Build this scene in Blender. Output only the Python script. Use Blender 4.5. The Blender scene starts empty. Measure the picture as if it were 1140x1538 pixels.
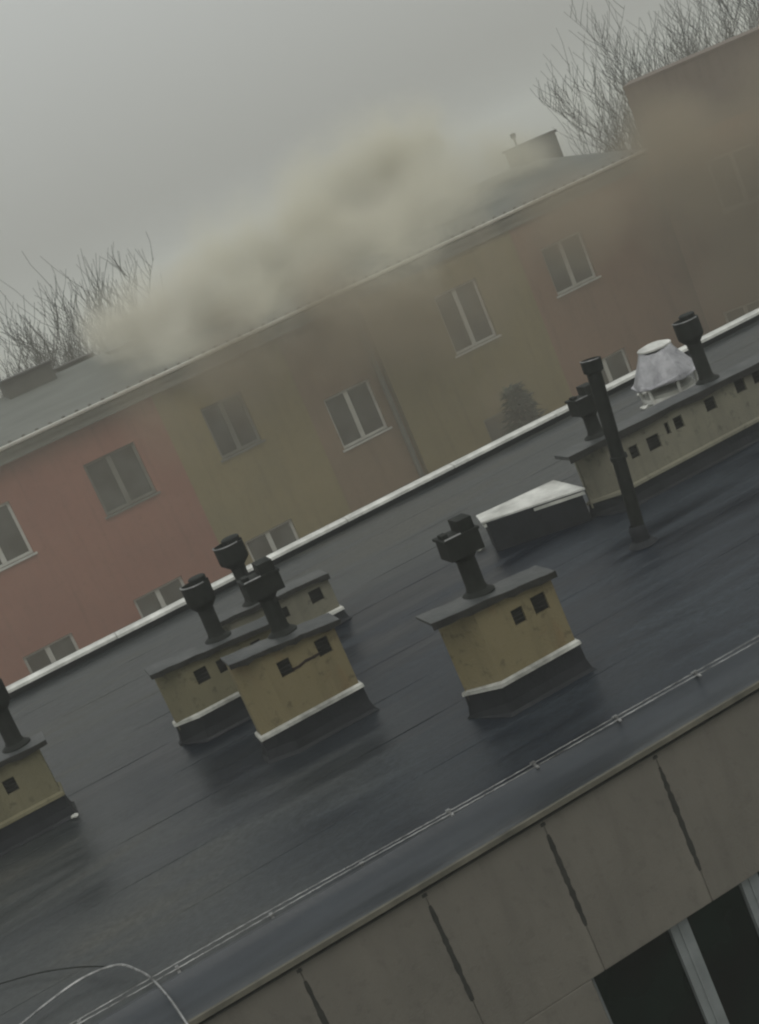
import bpy, bmesh, math, random
from mathutils import Vector, Matrix
R = math.radians
scene = bpy.context.scene
col = scene.collection
rnd = random.Random(7)

# ------------------------------------------------------------------ camera
CAM_Z = 19.8
PITCH, ROLL, YAW, FPX = 13.0, 23.3, 15.5, 2000.0
F0 = Vector((math.sin(R(YAW)), math.cos(R(YAW)), 0)); RT = Vector((math.cos(R(YAW)), -math.sin(R(YAW)), 0)); ZV = Vector((0, 0, 1))
FW = F0 * math.cos(R(PITCH)) - ZV * math.sin(R(PITCH)); UP = F0 * math.sin(R(PITCH)) + ZV * math.cos(R(PITCH))
cr, sr = math.cos(R(ROLL)), math.sin(R(ROLL))
CX = RT * cr - UP * sr          # picture's right
CY = RT * sr + UP * cr          # picture's up
m = Matrix(((CX.x, CY.x, -FW.x, 0), (CX.y, CY.y, -FW.y, 0), (CX.z, CY.z, -FW.z, CAM_Z), (0, 0, 0, 1)))
# CX must be picture-right: flat lines rise to the right, so right = RT*cos - UP*sin
cam_data = bpy.data.cameras.new('camera'); cam = bpy.data.objects.new('camera', cam_data); col.objects.link(cam)
cam.matrix_world = m
cam_data.sensor_fit = 'VERTICAL'; cam_data.sensor_height = 24.0; cam_data.lens = 24.0 * FPX / 1538.0
cam_data.clip_start = 0.1; cam_data.clip_end = 6000
scene.camera = cam

# ------------------------------------------------------------------ world and sun (overcast)
SUN_EL, SUN_AZ = 58.0, 200.0
w = bpy.data.worlds.new('World'); scene.world = w; w.use_nodes = True
nt = w.node_tree; N = nt.nodes; L = nt.links; N.clear()
sky = N.new('ShaderNodeTexSky'); sky.sky_type = 'NISHITA'; sky.sun_disc = False
sky.sun_elevation = R(SUN_EL); sky.sun_rotation = R(SUN_AZ); sky.air_density = 1.5; sky.dust_density = 6; sky.altitude = 200
hs = N.new('ShaderNodeHueSaturation'); hs.inputs['Saturation'].default_value = 0.35
L.new(sky.outputs[0], hs.inputs['Color'])
tc = N.new('ShaderNodeTexCoord'); sep = N.new('ShaderNodeSeparateXYZ'); L.new(tc.outputs['Generated'], sep.inputs[0])
rmp = N.new('ShaderNodeValToRGB'); L.new(sep.outputs['Z'], rmp.inputs[0])
els = rmp.color_ramp.elements
els[0].position = 0.0; els[0].color = (0.345, 0.350, 0.325, 1)
els[1].position = 1.0; els[1].color = (0.74, 0.77, 0.78, 1)
e = els.new(0.05); e.color = (0.35, 0.355, 0.33, 1)
e = els.new(0.25); e.color = (0.53, 0.545, 0.52, 1)
sc10 = N.new('ShaderNodeVectorMath'); sc10.operation = 'SCALE'; sc10.inputs['Scale'].default_value = 10.0
L.new(rmp.outputs[0], sc10.inputs[0])
mx = N.new('ShaderNodeMix'); mx.data_type = 'RGBA'; mx.inputs['Factor'].default_value = 0.88
L.new(hs.outputs[0], mx.inputs['A']); L.new(sc10.outputs[0], mx.inputs['B'])
bg = N.new('ShaderNodeBackground'); bg.inputs['Strength'].default_value = 0.1
L.new(mx.outputs['Result'], bg.inputs['Color'])
wo = N.new('ShaderNodeOutputWorld'); L.new(bg.outputs[0], wo.inputs['Surface'])
sd = bpy.data.lights.new('sun', 'SUN'); sd.energy = 0.7; sd.angle = R(40); sd.color = (1.0, 0.97, 0.92)
sun = bpy.data.objects.new('sun', sd); col.objects.link(sun)
az = R(SUN_AZ)
sdir = Vector((math.sin(az) * math.cos(R(SUN_EL)), math.cos(az) * math.cos(R(SUN_EL)), math.sin(R(SUN_EL))))
sun.rotation_euler = sdir.to_track_quat('Z', 'Y').to_euler(); sun.location = (0, 0, 60)
scene.view_settings.view_transform = 'Standard'; scene.view_settings.look = 'None'
scene.view_settings.exposure = 0.0; scene.view_settings.gamma = 1.0; scene.view_settings.use_curve_mapping = False
scene.cycles.volume_bounces = 2; scene.cycles.max_bounces = 6
scene.cycles.volume_max_steps = 256
scene.cycles.pixel_filter_type = 'BLACKMAN_HARRIS'; scene.cycles.filter_width = 2.2
scene.cycles.use_denoising = True

# ------------------------------------------------------------------ materials
def new_mat(name):
    mt = bpy.data.materials.new(name); mt.use_nodes = True
    return mt, mt.node_tree.nodes, mt.node_tree.links, mt.node_tree.nodes['Principled BSDF']

def rough_mat(name, c1, c2, c3=None, scale=(1, 1, 1), nscale=3.0, rough=(0.7, 0.9), bump=0.2, bscale=60, spec=0.4, metal=0.0, detail=8, streak=0.0, spots=0.0):
    """two- or three-tone noisy surface with fine relief"""
    mt, n, l, b = new_mat(name)
    t = n.new('ShaderNodeTexCoord'); mp = n.new('ShaderNodeMapping'); mp.inputs['Scale'].default_value = scale
    l.new(t.outputs['Object'], mp.inputs[0])
    no = n.new('ShaderNodeTexNoise'); no.inputs['Scale'].default_value = nscale; no.inputs['Detail'].default_value = detail; no.inputs['Roughness'].default_value = 0.6
    l.new(mp.outputs[0], no.inputs['Vector'])
    rp = n.new('ShaderNodeValToRGB'); l.new(no.outputs['Fac'], rp.inputs[0])
    rp.color_ramp.elements[0].position = 0.32; rp.color_ramp.elements[0].color = (*c1, 1)
    rp.color_ramp.elements[1].position = 0.68; rp.color_ramp.elements[1].color = (*c2, 1)
    if c3:
        e3 = rp.color_ramp.elements.new(0.5); e3.color = (*c3, 1)
    colr = rp.outputs[0]
    def darken(colr, sc, ns, lo, hi, amt, det=6):
        mp2 = n.new('ShaderNodeMapping'); mp2.inputs['Scale'].default_value = sc; l.new(t.outputs['Object'], mp2.inputs[0])
        q = n.new('ShaderNodeTexNoise'); q.inputs['Scale'].default_value = ns; q.inputs['Detail'].default_value = det; q.inputs['Roughness'].default_value = .65; l.new(mp2.outputs[0], q.inputs['Vector'])
        r = n.new('ShaderNodeMapRange'); r.inputs['From Min'].default_value = lo; r.inputs['From Max'].default_value = hi; r.inputs['To Min'].default_value = 1.0; r.inputs['To Max'].default_value = 1.0 - amt
        l.new(q.outputs['Fac'], r.inputs['Value'])
        m_ = n.new('ShaderNodeVectorMath'); m_.operation = 'SCALE'; l.new(colr, m_.inputs[0]); l.new(r.outputs[0], m_.inputs['Scale']); return m_.outputs[0]
    if streak: colr = darken(colr, (1, 1, .09), 6.0, .5, .72, streak)
    if spots: colr = darken(colr, (1, 1, 1), 9.0, .56, .66, spots, 9)
    l.new(colr, b.inputs['Base Color'])
    n2 = n.new('ShaderNodeTexNoise'); n2.inputs['Scale'].default_value = nscale * 0.6; l.new(mp.outputs[0], n2.inputs['Vector'])
    mr = n.new('ShaderNodeMapRange'); mr.inputs['From Min'].default_value = 0.3; mr.inputs['From Max'].default_value = 0.7
    mr.inputs['To Min'].default_value = rough[0]; mr.inputs['To Max'].default_value = rough[1]
    l.new(n2.outputs['Fac'], mr.inputs['Value']); l.new(mr.outputs[0], b.inputs['Roughness'])
    n3 = n.new('ShaderNodeTexNoise'); n3.inputs['Scale'].default_value = bscale; l.new(t.outputs['Object'], n3.inputs['Vector'])
    bp = n.new('ShaderNodeBump'); bp.inputs['Strength'].default_value = bump; bp.inputs['Distance'].default_value = 0.01
    l.new(n3.outputs['Fac'], bp.inputs['Height']); l.new(bp.outputs[0], b.inputs['Normal'])
    b.inputs['Specular IOR Level'].default_value = spec; b.inputs['Metallic'].default_value = metal
    return mt

def membrane_mat():
    """wet mineral bitumen roofing: long streaks across the sheets, puddled gloss"""
    mt, n, l, b = new_mat('wet_bitumen')
    g = n.new('ShaderNodeNewGeometry')
    def noise(sc, ns, det=6, dist=0.0):
        mp = n.new('ShaderNodeMapping'); mp.inputs['Scale'].default_value = sc; mp.inputs['Rotation'].default_value = (0, 0, R(4)); l.new(g.outputs['Position'], mp.inputs[0])
        x = n.new('ShaderNodeTexNoise'); x.inputs['Scale'].default_value = ns; x.inputs['Detail'].default_value = det; x.inputs['Distortion'].default_value = dist
        l.new(mp.outputs[0], x.inputs['Vector']); return x.outputs['Fac']
    st = noise((0.25, 1.5, 1), 1.3, 10, 0.8); big = noise((0.35, 0.5, 1), 0.9, 3); fine = noise((1, 1.6, 1), 30, 5)
    m1 = n.new('ShaderNodeMath'); m1.operation = 'MULTIPLY_ADD'; l.new(st, m1.inputs[0]); m1.inputs[1].default_value = 0.6
    m2 = n.new('ShaderNodeMath'); m2.operation = 'MULTIPLY'; l.new(big, m2.inputs[0]); m2.inputs[1].default_value = 0.4; l.new(m2.outputs[0], m1.inputs[2])
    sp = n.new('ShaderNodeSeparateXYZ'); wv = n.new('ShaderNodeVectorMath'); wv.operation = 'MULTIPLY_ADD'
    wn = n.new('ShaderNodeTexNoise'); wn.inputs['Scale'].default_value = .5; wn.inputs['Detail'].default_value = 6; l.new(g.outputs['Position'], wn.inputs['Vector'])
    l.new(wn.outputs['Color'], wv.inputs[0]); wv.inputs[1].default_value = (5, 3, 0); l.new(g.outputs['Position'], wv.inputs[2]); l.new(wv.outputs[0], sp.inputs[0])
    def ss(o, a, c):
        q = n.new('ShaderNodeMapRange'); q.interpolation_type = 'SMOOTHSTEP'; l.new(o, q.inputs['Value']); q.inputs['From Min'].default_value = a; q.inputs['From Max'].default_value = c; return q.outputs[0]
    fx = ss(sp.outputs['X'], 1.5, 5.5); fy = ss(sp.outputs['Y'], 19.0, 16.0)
    dimr = n.new('ShaderNodeMath'); dimr.operation = 'MULTIPLY'; l.new(fx, dimr.inputs[0]); l.new(fy, dimr.inputs[1]); dim_refl = dimr.outputs[0]  # roof's dimmer reflection by the chimneys, painted in through colour and specular
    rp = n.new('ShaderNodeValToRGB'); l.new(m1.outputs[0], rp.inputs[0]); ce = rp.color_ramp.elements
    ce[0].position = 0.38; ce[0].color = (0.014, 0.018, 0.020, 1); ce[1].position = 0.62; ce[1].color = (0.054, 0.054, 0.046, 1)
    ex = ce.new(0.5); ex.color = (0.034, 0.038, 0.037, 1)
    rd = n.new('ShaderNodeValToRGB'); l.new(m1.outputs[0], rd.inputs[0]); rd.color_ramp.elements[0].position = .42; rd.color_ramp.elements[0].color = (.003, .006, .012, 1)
    rd.color_ramp.elements[1].position = .62; rd.color_ramp.elements[1].color = (.034, .042, .050, 1)  # pale end of the ramp paints sheen patches into the colour
    mxx = n.new('ShaderNodeMix'); mxx.data_type = 'RGBA'; l.new(dim_refl, mxx.inputs['Factor']); l.new(rp.outputs[0], mxx.inputs['A']); l.new(rd.outputs[0], mxx.inputs['B'])
    gr = n.new('ShaderNodeTexNoise'); gr.inputs['Scale'].default_value = 14; gr.inputs['Detail'].default_value = 12; gr.inputs['Roughness'].default_value = .75; l.new(g.outputs['Position'], gr.inputs['Vector'])
    gm = n.new('ShaderNodeMapRange'); l.new(gr.outputs['Fac'], gm.inputs['Value']); gm.inputs['From Min'].default_value = .35; gm.inputs['From Max'].default_value = .65; gm.inputs['To Min'].default_value = .62; gm.inputs['To Max'].default_value = 1.45
    gv = n.new('ShaderNodeVectorMath'); gv.operation = 'SCALE'; l.new(mxx.outputs['Result'], gv.inputs[0]); l.new(gm.outputs[0], gv.inputs['Scale'])
    l.new(gv.outputs[0], b.inputs['Base Color'])
    ms = n.new('ShaderNodeMapRange'); l.new(dim_refl, ms.inputs['Value']); ms.inputs['To Min'].default_value = .48; ms.inputs['To Max'].default_value = .26; l.new(ms.outputs[0], b.inputs['Specular IOR Level'])
    mr = n.new('ShaderNodeMapRange'); l.new(m1.outputs[0], mr.inputs['Value']); mr.inputs['From Min'].default_value = 0.35; mr.inputs['From Max'].default_value = 0.62
    mr.inputs['To Min'].default_value = 0.28; mr.inputs['To Max'].default_value = 0.6
    l.new(mr.outputs[0], b.inputs['Roughness'])
    bp = n.new('ShaderNodeBump'); bp.inputs['Strength'].default_value = 0.35; bp.inputs['Distance'].default_value = 0.006
    l.new(fine, bp.inputs['Height'])
    bp2 = n.new('ShaderNodeBump'); bp2.inputs['Strength'].default_value = 0.5; bp2.inputs['Distance'].default_value = 0.03
    l.new(st, bp2.inputs['Height']); l.new(bp.outputs[0], bp2.inputs['Normal']); l.new(bp2.outputs[0], b.inputs['Normal'])
    return mt

M = {}
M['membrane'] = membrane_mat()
M['upstand'] = rough_mat('bitumen_upstand', (0.008, 0.010, 0.012), (0.018, 0.020, 0.023), nscale=4, rough=(0.5, 0.75), spec=0.25, bump=0.4, bscale=30)
M['ochre'] = rough_mat('ochre_plaster', (0.186, 0.157, 0.082), (0.198, 0.128, 0.062), (0.188, 0.158, 0.085), scale=(1, 1, 0.6), nscale=1.6, bump=0.6, bscale=45, streak=.18, spots=.35)
M['ochre_pale'] = rough_mat('pale_ochre_plaster', (0.143, 0.131, 0.078), (0.185, 0.167, 0.10), nscale=2.0, bump=0.6, bscale=45, streak=.18, spots=.35)
M['cream'] = rough_mat('dirty_cream_plaster', (0.165, 0.156, 0.118), (0.21, 0.20, 0.145), nscale=1.8, bump=0.6, bscale=45, streak=.18, spots=.35)
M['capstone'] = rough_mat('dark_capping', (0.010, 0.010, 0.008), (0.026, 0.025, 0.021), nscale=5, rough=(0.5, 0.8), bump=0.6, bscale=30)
M['captop'] = rough_mat('wet_cap_slab', (0.040, 0.044, 0.044), (0.070, 0.074, 0.072), nscale=4, rough=(0.35, 0.55), bump=0.5, bscale=30)
M['collar'] = rough_mat('worn_pale_collar', (0.12, 0.12, 0.105), (0.66, 0.66, 0.60), nscale=2.4, rough=(0.35, 0.6), bump=0.2)
M['flashing'] = rough_mat('pale_flashing_metal', (0.30, 0.31, 0.28), (0.62, 0.62, 0.56), nscale=3, rough=(0.35, 0.6), bump=0.15)
M['dark_steel'] = rough_mat('sooty_steel', (0.006, 0.008, 0.006), (0.017, 0.019, 0.016), nscale=6, rough=(0.55, 0.8), bump=0.4, spec=0.22)
M['steel_rim'] = rough_mat('worn_steel_rim', (0.10, 0.10, 0.10), (0.32, 0.32, 0.31), nscale=9, rough=(0.3, 0.5), metal=0.4)  # pale tone paints the highlight on the dark cowl rims
M['hole'] = rough_mat('sooty_hole', (0.008, 0.008, 0.006), (0.014, 0.013, 0.009), nscale=6)
M['rust'] = rough_mat('rusty_streak', (0.012, 0.008, 0.006), (0.030, 0.014, 0.010), nscale=8)
M['coping'] = rough_mat('white_coping', (0.36, 0.36, 0.33), (0.86, 0.86, 0.80), scale=(1.2, 1, 1), nscale=2, rough=(0.35, 0.6), bump=0.15)
M['panel'] = rough_mat('grey_facade_panel', (0.118, 0.110, 0.092), (0.155, 0.143, 0.118), scale=(1, 1, 0.5), nscale=1.4, bump=0.5, bscale=70, detail=10, streak=.10, spots=.12)
M['joint'] = rough_mat('dark_joint_sealant', (0.015, 0.016, 0.013), (0.035, 0.034, 0.028), nscale=7)
M['eave_metal'] = rough_mat('dark_blue_eave_sheet', (0.014, 0.018, 0.022), (0.030, 0.037, 0.044), scale=(0.3, 2, 1), nscale=2.5, rough=(0.30, 0.5), bump=0.2, bscale=20, spec=0.5)
M['drip'] = rough_mat('cream_drip_edge', (0.06, 0.058, 0.045), (0.14, 0.13, 0.10), nscale=3)
M['wire'] = rough_mat('bare_wire', (0.10, 0.10, 0.098), (0.50, 0.50, 0.49), nscale=9, rough=(0.25, 0.4), metal=0.7)
M['frame_grey'] = rough_mat('grey_white_window_frame', (0.15, 0.165, 0.165), (0.22, 0.24, 0.24), nscale=3, rough=(0.4, 0.6), bump=0.1)
M['frame_white'] = rough_mat('white_window_frame', (0.42, 0.43, 0.40), (0.58, 0.59, 0.55), nscale=3, rough=(0.4, 0.6), bump=0.1)
M['pink'] = rough_mat('pink_render', (0.225, 0.084, 0.060), (0.27, 0.112, 0.078), nscale=0.7, bump=0.5, bscale=40, streak=.20, spots=.2)
M['farochre'] = rough_mat('ochre_render', (0.17, 0.142, 0.058), (0.215, 0.172, 0.072), nscale=0.7, bump=0.5, bscale=40, streak=.20, spots=.2)
M['olive'] = rough_mat('olive_render', (0.125, 0.125, 0.068), (0.16, 0.15, 0.085), nscale=0.7, bump=0.5, bscale=40, streak=.20, spots=.2)
M['clay'] = rough_mat('muted_clay_render', (0.165, 0.115, 0.068), (0.205, 0.135, 0.080), nscale=0.9, bump=0.5, bscale=40, streak=.20, spots=.2)
M['terracotta'] = rough_mat('orange_brown_render', (0.195, 0.105, 0.064), (0.235, 0.132, 0.082), nscale=0.8, bump=0.5, bscale=40, streak=.2, spots=.2)
M['taupe'] = rough_mat('taupe_render', (0.115, 0.088, 0.068), (0.14, 0.108, 0.085), nscale=0.6, bump=0.5, bscale=40, streak=.20, spots=.2)
M['cornice'] = rough_mat('grey_cornice', (0.10, 0.105, 0.09), (0.15, 0.155, 0.135), nscale=2)
M['farroof'] = rough_mat('grey_roofing', (0.085, 0.095, 0.085), (0.12, 0.13, 0.118), scale=(0.4, 1, 1), nscale=1.5, rough=(0.6, 0.85))
M['fardark'] = rough_mat('dark_far_chimney', (0.045, 0.046, 0.04), (0.07, 0.07, 0.06), nscale=2)
M['gutter'] = rough_mat('pale_gutter', (0.62, 0.62, 0.58), (0.84, 0.84, 0.78), scale=(0.5, 1, 1), nscale=2, rough=(0.35, 0.55))
M['bark'] = rough_mat('bare_twig_bark', (0.035, 0.037, 0.032), (0.075, 0.075, 0.064), nscale=5)
M['needles'] = rough_mat('dark_conifer_needles', (0.018, 0.026, 0.016), (0.045, 0.055, 0.035), nscale=3)
M['ground'] = rough_mat('winter_ground', (0.05, 0.052, 0.045), (0.11, 0.108, 0.09), nscale=0.15, bump=0.3)
M['hood'] = rough_mat('pale_lilac_sheet_metal', (0.24, 0.24, 0.255), (0.46, 0.46, 0.475), nscale=5, rough=(0.3, 0.55), bump=0.4, spots=.3, streak=.2)
M['curtain'] = rough_mat('grey_net_curtain', (0.13, 0.135, 0.13), (0.20, 0.205, 0.195), scale=(6, 6, 0.5), nscale=2)

def glass_mat(name, c, rough, spec=.22):
    mt, n, l, b = new_mat(name)
    t = n.new('ShaderNodeTexCoord'); no = n.new('ShaderNodeTexNoise'); no.inputs['Scale'].default_value = 1.3; l.new(t.outputs['Object'], no.inputs['Vector'])
    rp = n.new('ShaderNodeValToRGB'); l.new(no.outputs['Fac'], rp.inputs[0])
    rp.color_ramp.elements[0].position = .35; rp.color_ramp.elements[1].position = .7; rp.color_ramp.elements[0].color = (*[x * 0.35 for x in c], 1); rp.color_ramp.elements[1].color = (*[x * 2.2 for x in c], 1)
    l.new(rp.outputs[0], b.inputs['Base Color']); b.inputs['Roughness'].default_value = rough; b.inputs['Specular IOR Level'].default_value = spec
    return mt
M['glass_near'] = glass_mat('dark_green_glass', (0.001, 0.005, 0.003), 0.12, .1)
M['glass_far'] = glass_mat('grey_far_glass', (0.035, 0.040, 0.038), 0.2)

# ------------------------------------------------------------------ mesh helpers
def link(o, parent=None):
    col.objects.link(o)
    if parent: o.parent = parent
    return o
def tag(o, label=None, cat=None, group=None, kind=None):
    for k, v in (('label', label), ('category', cat), ('group', group), ('kind', kind)):
        if v: o[k] = v
    return o
def empty(name, loc=(0, 0, 0), rz=0.0):
    o = bpy.data.objects.new(name, None); col.objects.link(o); o.location = loc; o.rotation_euler = (0, 0, rz); o.empty_display_size = 0.3
    return o
def build(name, bm, mat, parent=None, loc=None, smooth=False, bevel=0.0):
    bmesh.ops.recalc_face_normals(bm, faces=bm.faces)
    me = bpy.data.meshes.new(name); bm.to_mesh(me); bm.free()
    mats = mat if isinstance(mat, (list, tuple)) else [mat]
    for x in mats: me.materials.append(x)
    if smooth:
        for p in me.polygons: p.use_smooth = True
        try: me.set_sharp_from_angle(angle=R(38))
        except Exception: pass
    o = bpy.data.objects.new(name, me); link(o, parent)
    if loc is not None: o.location = loc
    if bevel:
        b = o.modifiers.new('bevel', 'BEVEL'); b.width = bevel; b.segments = 2; b.limit_method = 'ANGLE'
    return o
def share(name, me, parent, loc, rz=0.0, scale=None):
    o = bpy.data.objects.new(name, me); link(o, parent); o.location = loc; o.rotation_euler = (0, 0, rz)
    if scale: o.scale = scale
    return o
def box(bm, x0, x1, y0, y1, z0, z1):
    v = [bm.verts.new(p) for p in ((x0, y0, z0), (x1, y0, z0), (x1, y1, z0), (x0, y1, z0), (x0, y0, z1), (x1, y0, z1), (x1, y1, z1), (x0, y1, z1))]
    for f in ((0, 3, 2, 1), (4, 5, 6, 7), (0, 1, 5, 4), (1, 2, 6, 5), (2, 3, 7, 6), (3, 0, 4, 7)): bm.faces.new([v[i] for i in f])
    return v
def one_box(*a):
    bm = bmesh.new(); box(bm, *a); return bm
def prism(bm, base, top, caps=True):
    """base, top: equal lists of 3-D points"""
    a = [bm.verts.new(p) for p in base]; b = [bm.verts.new(p) for p in top]; n = len(a)
    for i in range(n): bm.faces.new((a[i], a[(i + 1) % n], b[(i + 1) % n], b[i]))
    if caps: bm.faces.new(a[::-1]); bm.faces.new(b)
def tube(bm, pts, rad, seg=8, cap=True):
    pts = [Vector(p) for p in pts]; n = len(pts)
    rads = rad if isinstance(rad, (list, tuple)) else [rad] * n
    rings = []; prev = None
    for i, p in enumerate(pts):
        d = (pts[min(i + 1, n - 1)] - pts[max(i - 1, 0)]).normalized()
        a = prev if prev is not None else (Vector((0, 0, 1)) if abs(d.z) < 0.9 else Vector((1, 0, 0)))
        s = d.cross(a).normalized(); t = s.cross(d).normalized(); prev = t
        rings.append([bm.verts.new(p + (s * math.cos(2 * math.pi * k / seg) + t * math.sin(2 * math.pi * k / seg)) * rads[i]) for k in range(seg)])
    for i in range(n - 1):
        for k in range(seg): bm.faces.new((rings[i][k], rings[i][(k + 1) % seg], rings[i + 1][(k + 1) % seg], rings[i + 1][k]))
    if cap: bm.faces.new(rings[0][::-1]); bm.faces.new(rings[-1])
def lathe(bm, prof, seg=20, c=(0, 0, 0)):
    """prof: (radius, z) outline, open; zero radius collapses"""
    rings = []
    for r, z in prof:
        if r < 1e-5: rings.append([bm.verts.new((c[0], c[1], c[2] + z))])
        else: rings.append([bm.verts.new((c[0] + r * math.cos(2 * math.pi * k / seg), c[1] + r * math.sin(2 * math.pi * k / seg), c[2] + z)) for k in range(seg)])
    for a, b in zip(rings, rings[1:]):
        for k in range(seg):
            k2 = (k + 1) % seg
            if len(a) == 1 and len(b) == 1: continue
            if len(a) == 1: bm.faces.new((a[0], b[k], b[k2]))
            elif len(b) == 1: bm.faces.new((a[k], a[k2], b[0]))
            else: bm.faces.new((a[k], a[k2], b[k2], b[k]))
def holed_wall(bm, u0, u1, z0, z1, holes, yf, depth, close=True):
    """front face in the plane y = yf with rectangular holes that have reveals of the given depth (towards +y)"""
    us = sorted({round(q, 4) for q in ({u0, u1} | {v for h in holes for v in h[:2] if u0 < v < u1})}); zs = sorted({round(q, 4) for q in ({z0, z1} | {v for h in holes for v in h[2:] if z0 < v < z1})})
    def inside(u, z): return any(h[0] < u < h[1] and h[2] < z < h[3] for h in holes)
    V = {}
    def v(x, y, z):
        k = (round(x, 4), round(y, 4), round(z, 4))
        if k not in V: V[k] = bm.verts.new((x, y, z))
        return V[k]
    for a, b in zip(us, us[1:]):
        for c, d in zip(zs, zs[1:]):
            if not inside((a + b) / 2, (c + d) / 2): bm.faces.new((v(a, yf, c), v(b, yf, c), v(b, yf, d), v(a, yf, d)))
    for h in holes:
        a, b, c, d = h; yb = yf + depth
        for p, q in (((a, c), (b, c)), ((b, c), (b, d)), ((b, d), (a, d)), ((a, d), (a, c))):
            bm.faces.new([bm.verts.new(t) for t in ((p[0], yf, p[1]), (q[0], yf, q[1]), (q[0], yb, q[1]), (p[0], yb, p[1]))])

# ------------------------------------------------------------------ ground
bm = bmesh.new()
v = [bm.verts.new(p) for p in ((-1500, -300, 0), (1500, -300, 0), (1500, 2500, 0), (-1500, 2500, 0))]; bm.faces.new(v)
tag(build('ground', bm, M['ground']), kind='structure')

# ------------------------------------------------------------------ the near building (flat bitumen roof at z = 15)
RZ = 15.0; X0, X1 = -13.0, 30.0; YF, YB = 8.95, 20.25
near = tag(empty('apartment_building', (8.5, 14.5, 0)), 'near apartment block with wet dark flat roof and grey panelled wall', 'building')
NO = Vector((-8.5, -14.5, 0))
def npart(name, bm, mat, parent=near, **k):
    bmesh.ops.translate(bm, verts=bm.verts, vec=NO if parent is near else Vector((0, 0, 0)))
    return build(name, bm, mat, parent, **k)
# carcass: end, back and lower walls
WIN = []
for k in range(-4, 8):
    a = 2.57 + k * 4.26
    if a > X0 + 0.5 and a + 2.2 < X1 - 0.5: WIN.append((a, a + 2.2, 11.95, 13.50))
bm = bmesh.new()
holed_wall(bm, X0, X1, 0, 14.90, WIN, YF + 0.035, 0.25)
for quad in (((X0, YF + 0.035), (X0, YB)), ((X1, YF + 0.035), (X1, YB)), ((X0, YB), (X1, YB))):
    (a, b), (c, d) = quad
    bm.faces.new([bm.verts.new(p) for p in ((a, b, 0), (c, d, 0), (c, d, 14.93), (a, b, 14.93))])
npart('wall', bm, M['taupe'])
# facade panels: 1.065 m wide, joints recessed, each its own piece
pm = {}
def panel(xa, xb, za, zb):
    key = (round(xb - xa, 3), round(zb - za, 3))
    if key not in pm:
        b = one_box(0, key[0], -0.035, 0, 0, key[1]); bmesh.ops.bevel(b, geom=b.edges[:], offset=0.006, segments=1, affect='EDGES')
        o = build('wall_panel', b, M['panel'], near); pm[key] = o.data
    else:
        o = bpy.data.objects.new('wall_panel', pm[key]); link(o, near)
    o.location = Vector((xa, YF + 0.034 - rnd.uniform(0, 0.004), za)) + NO
SP = 1.065; J = 0.003
seams = [1.63 + SP * k for k in range(-13, 27)]
seams = [s for s in seams if X0 < s < X1]
allx = [X0] + seams + [X1]
for a, b in zip(allx, allx[1:]):
    if not any(h[1] > a and h[0] < b for h in WIN):
        panel(a + J / 2, b - J / 2, 11.955, 14.92); panel(a + J / 2, b - J / 2, 10.45, 11.94); continue
    panel(a + J / 2, b - J / 2, 13.504, 14.92)
    # the row level with the windows
    segs = [(a + J / 2, b - J / 2)]
    for h in WIN:
        out = []
        for s0, s1 in segs:
            if h[1] <= s0 or h[0] >= s1: out.append((s0, s1)); continue
            if h[0] > s0 + 0.04: out.append((s0, h[0] - 0.005))
            if h[1] < s1 - 0.04: out.append((h[1] + 0.005, s1))
        segs = out
    for s0, s1 in segs: panel(s0, s1, 11.955, 13.50)
    panel(a + J / 2, b - J / 2, 10.45, 11.94)
# crumbling dark sealant in the upper joints
for i, s in enumerate(seams):
    if not -3 < s < 9: continue
    b = bmesh.new(); rr = random.Random(i); n = 22; zt = 14.78; zb_ = 13.95 - rr.uniform(0, .15)
    w1n = .012
    for j in range(n):
        t0, t1 = j / n, (j + 1) / n
        w0 = w1n; w1 = w1n = 0.004 + 0.019 * (max(0, math.sin(math.pi * min(1, t1 * .92 + .04))) ** .3) * rr.uniform(.6, 1.3)
        za, zb2 = zt + (zb_ - zt) * t0, zt + (zb_ - zt) * t1
        prism(b, [(s - w0, YF - 0.004, za), (s + w0, YF - 0.004, za), (s + w0, YF + .03, za), (s - w0, YF + .03, za)], [(s - w1, YF - 0.004, zb2), (s + w1, YF - 0.004, zb2), (s + w1, YF + .03, zb2), (s - w1, YF + .03, zb2)])
    npart('joint_sealant', b, M['joint'])
    npart('anchor_hole', one_box(s - .024, s + .018, YF - 0.004, YF + .03, 14.862, 14.890), M['joint'])
# windows
for (a, b_, c, d) in WIN:
    f = bmesh.new(); y0, y1 = YF + 0.13, YF + 0.20; t = 0.05
    box(f, a, a + t, y0, y1, c, d); box(f, b_ - t, b_, y0, y1, c, d); box(f, a + t, b_ - t, y0, y1, d - t, d); box(f, a + t, b_ - t, y0, y1, c, c + t)
    fo = npart('window', f, M['frame_grey'])
    for mx0 in (a + 0.80, a + 1.53):
        mm = bmesh.new(); box(mm, mx0, mx0 + 0.17, y0 - 0.025, y1 - .005, c + t, d - t); box(mm, mx0 + .07, mx0 + 0.095, y0 - 0.04, y0 - .025, c + t, d - t)
        bmesh.ops.translate(mm, verts=mm.verts, vec=NO)
        build('mullion', mm, M['frame_grey'], fo)
    for p0, p1 in ((a + t, a + .80), (a + .97, a + 1.53), (a + 1.70, b_ - t)):
        g = one_box(p0 + .001, p1 - .001, y0 + 0.03, y0 + 0.045, c + t, d - t); bmesh.ops.translate(g, verts=g.verts, vec=NO)
        build('pane', g, M['glass_near'], fo)
    s = one_box(a + .002, b_ - .002, YF - 0.04, YF + 0.128, c, c + .03); bmesh.ops.translate(s, verts=s.verts, vec=NO); build('sill', s, M['flashing'], fo)
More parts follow.
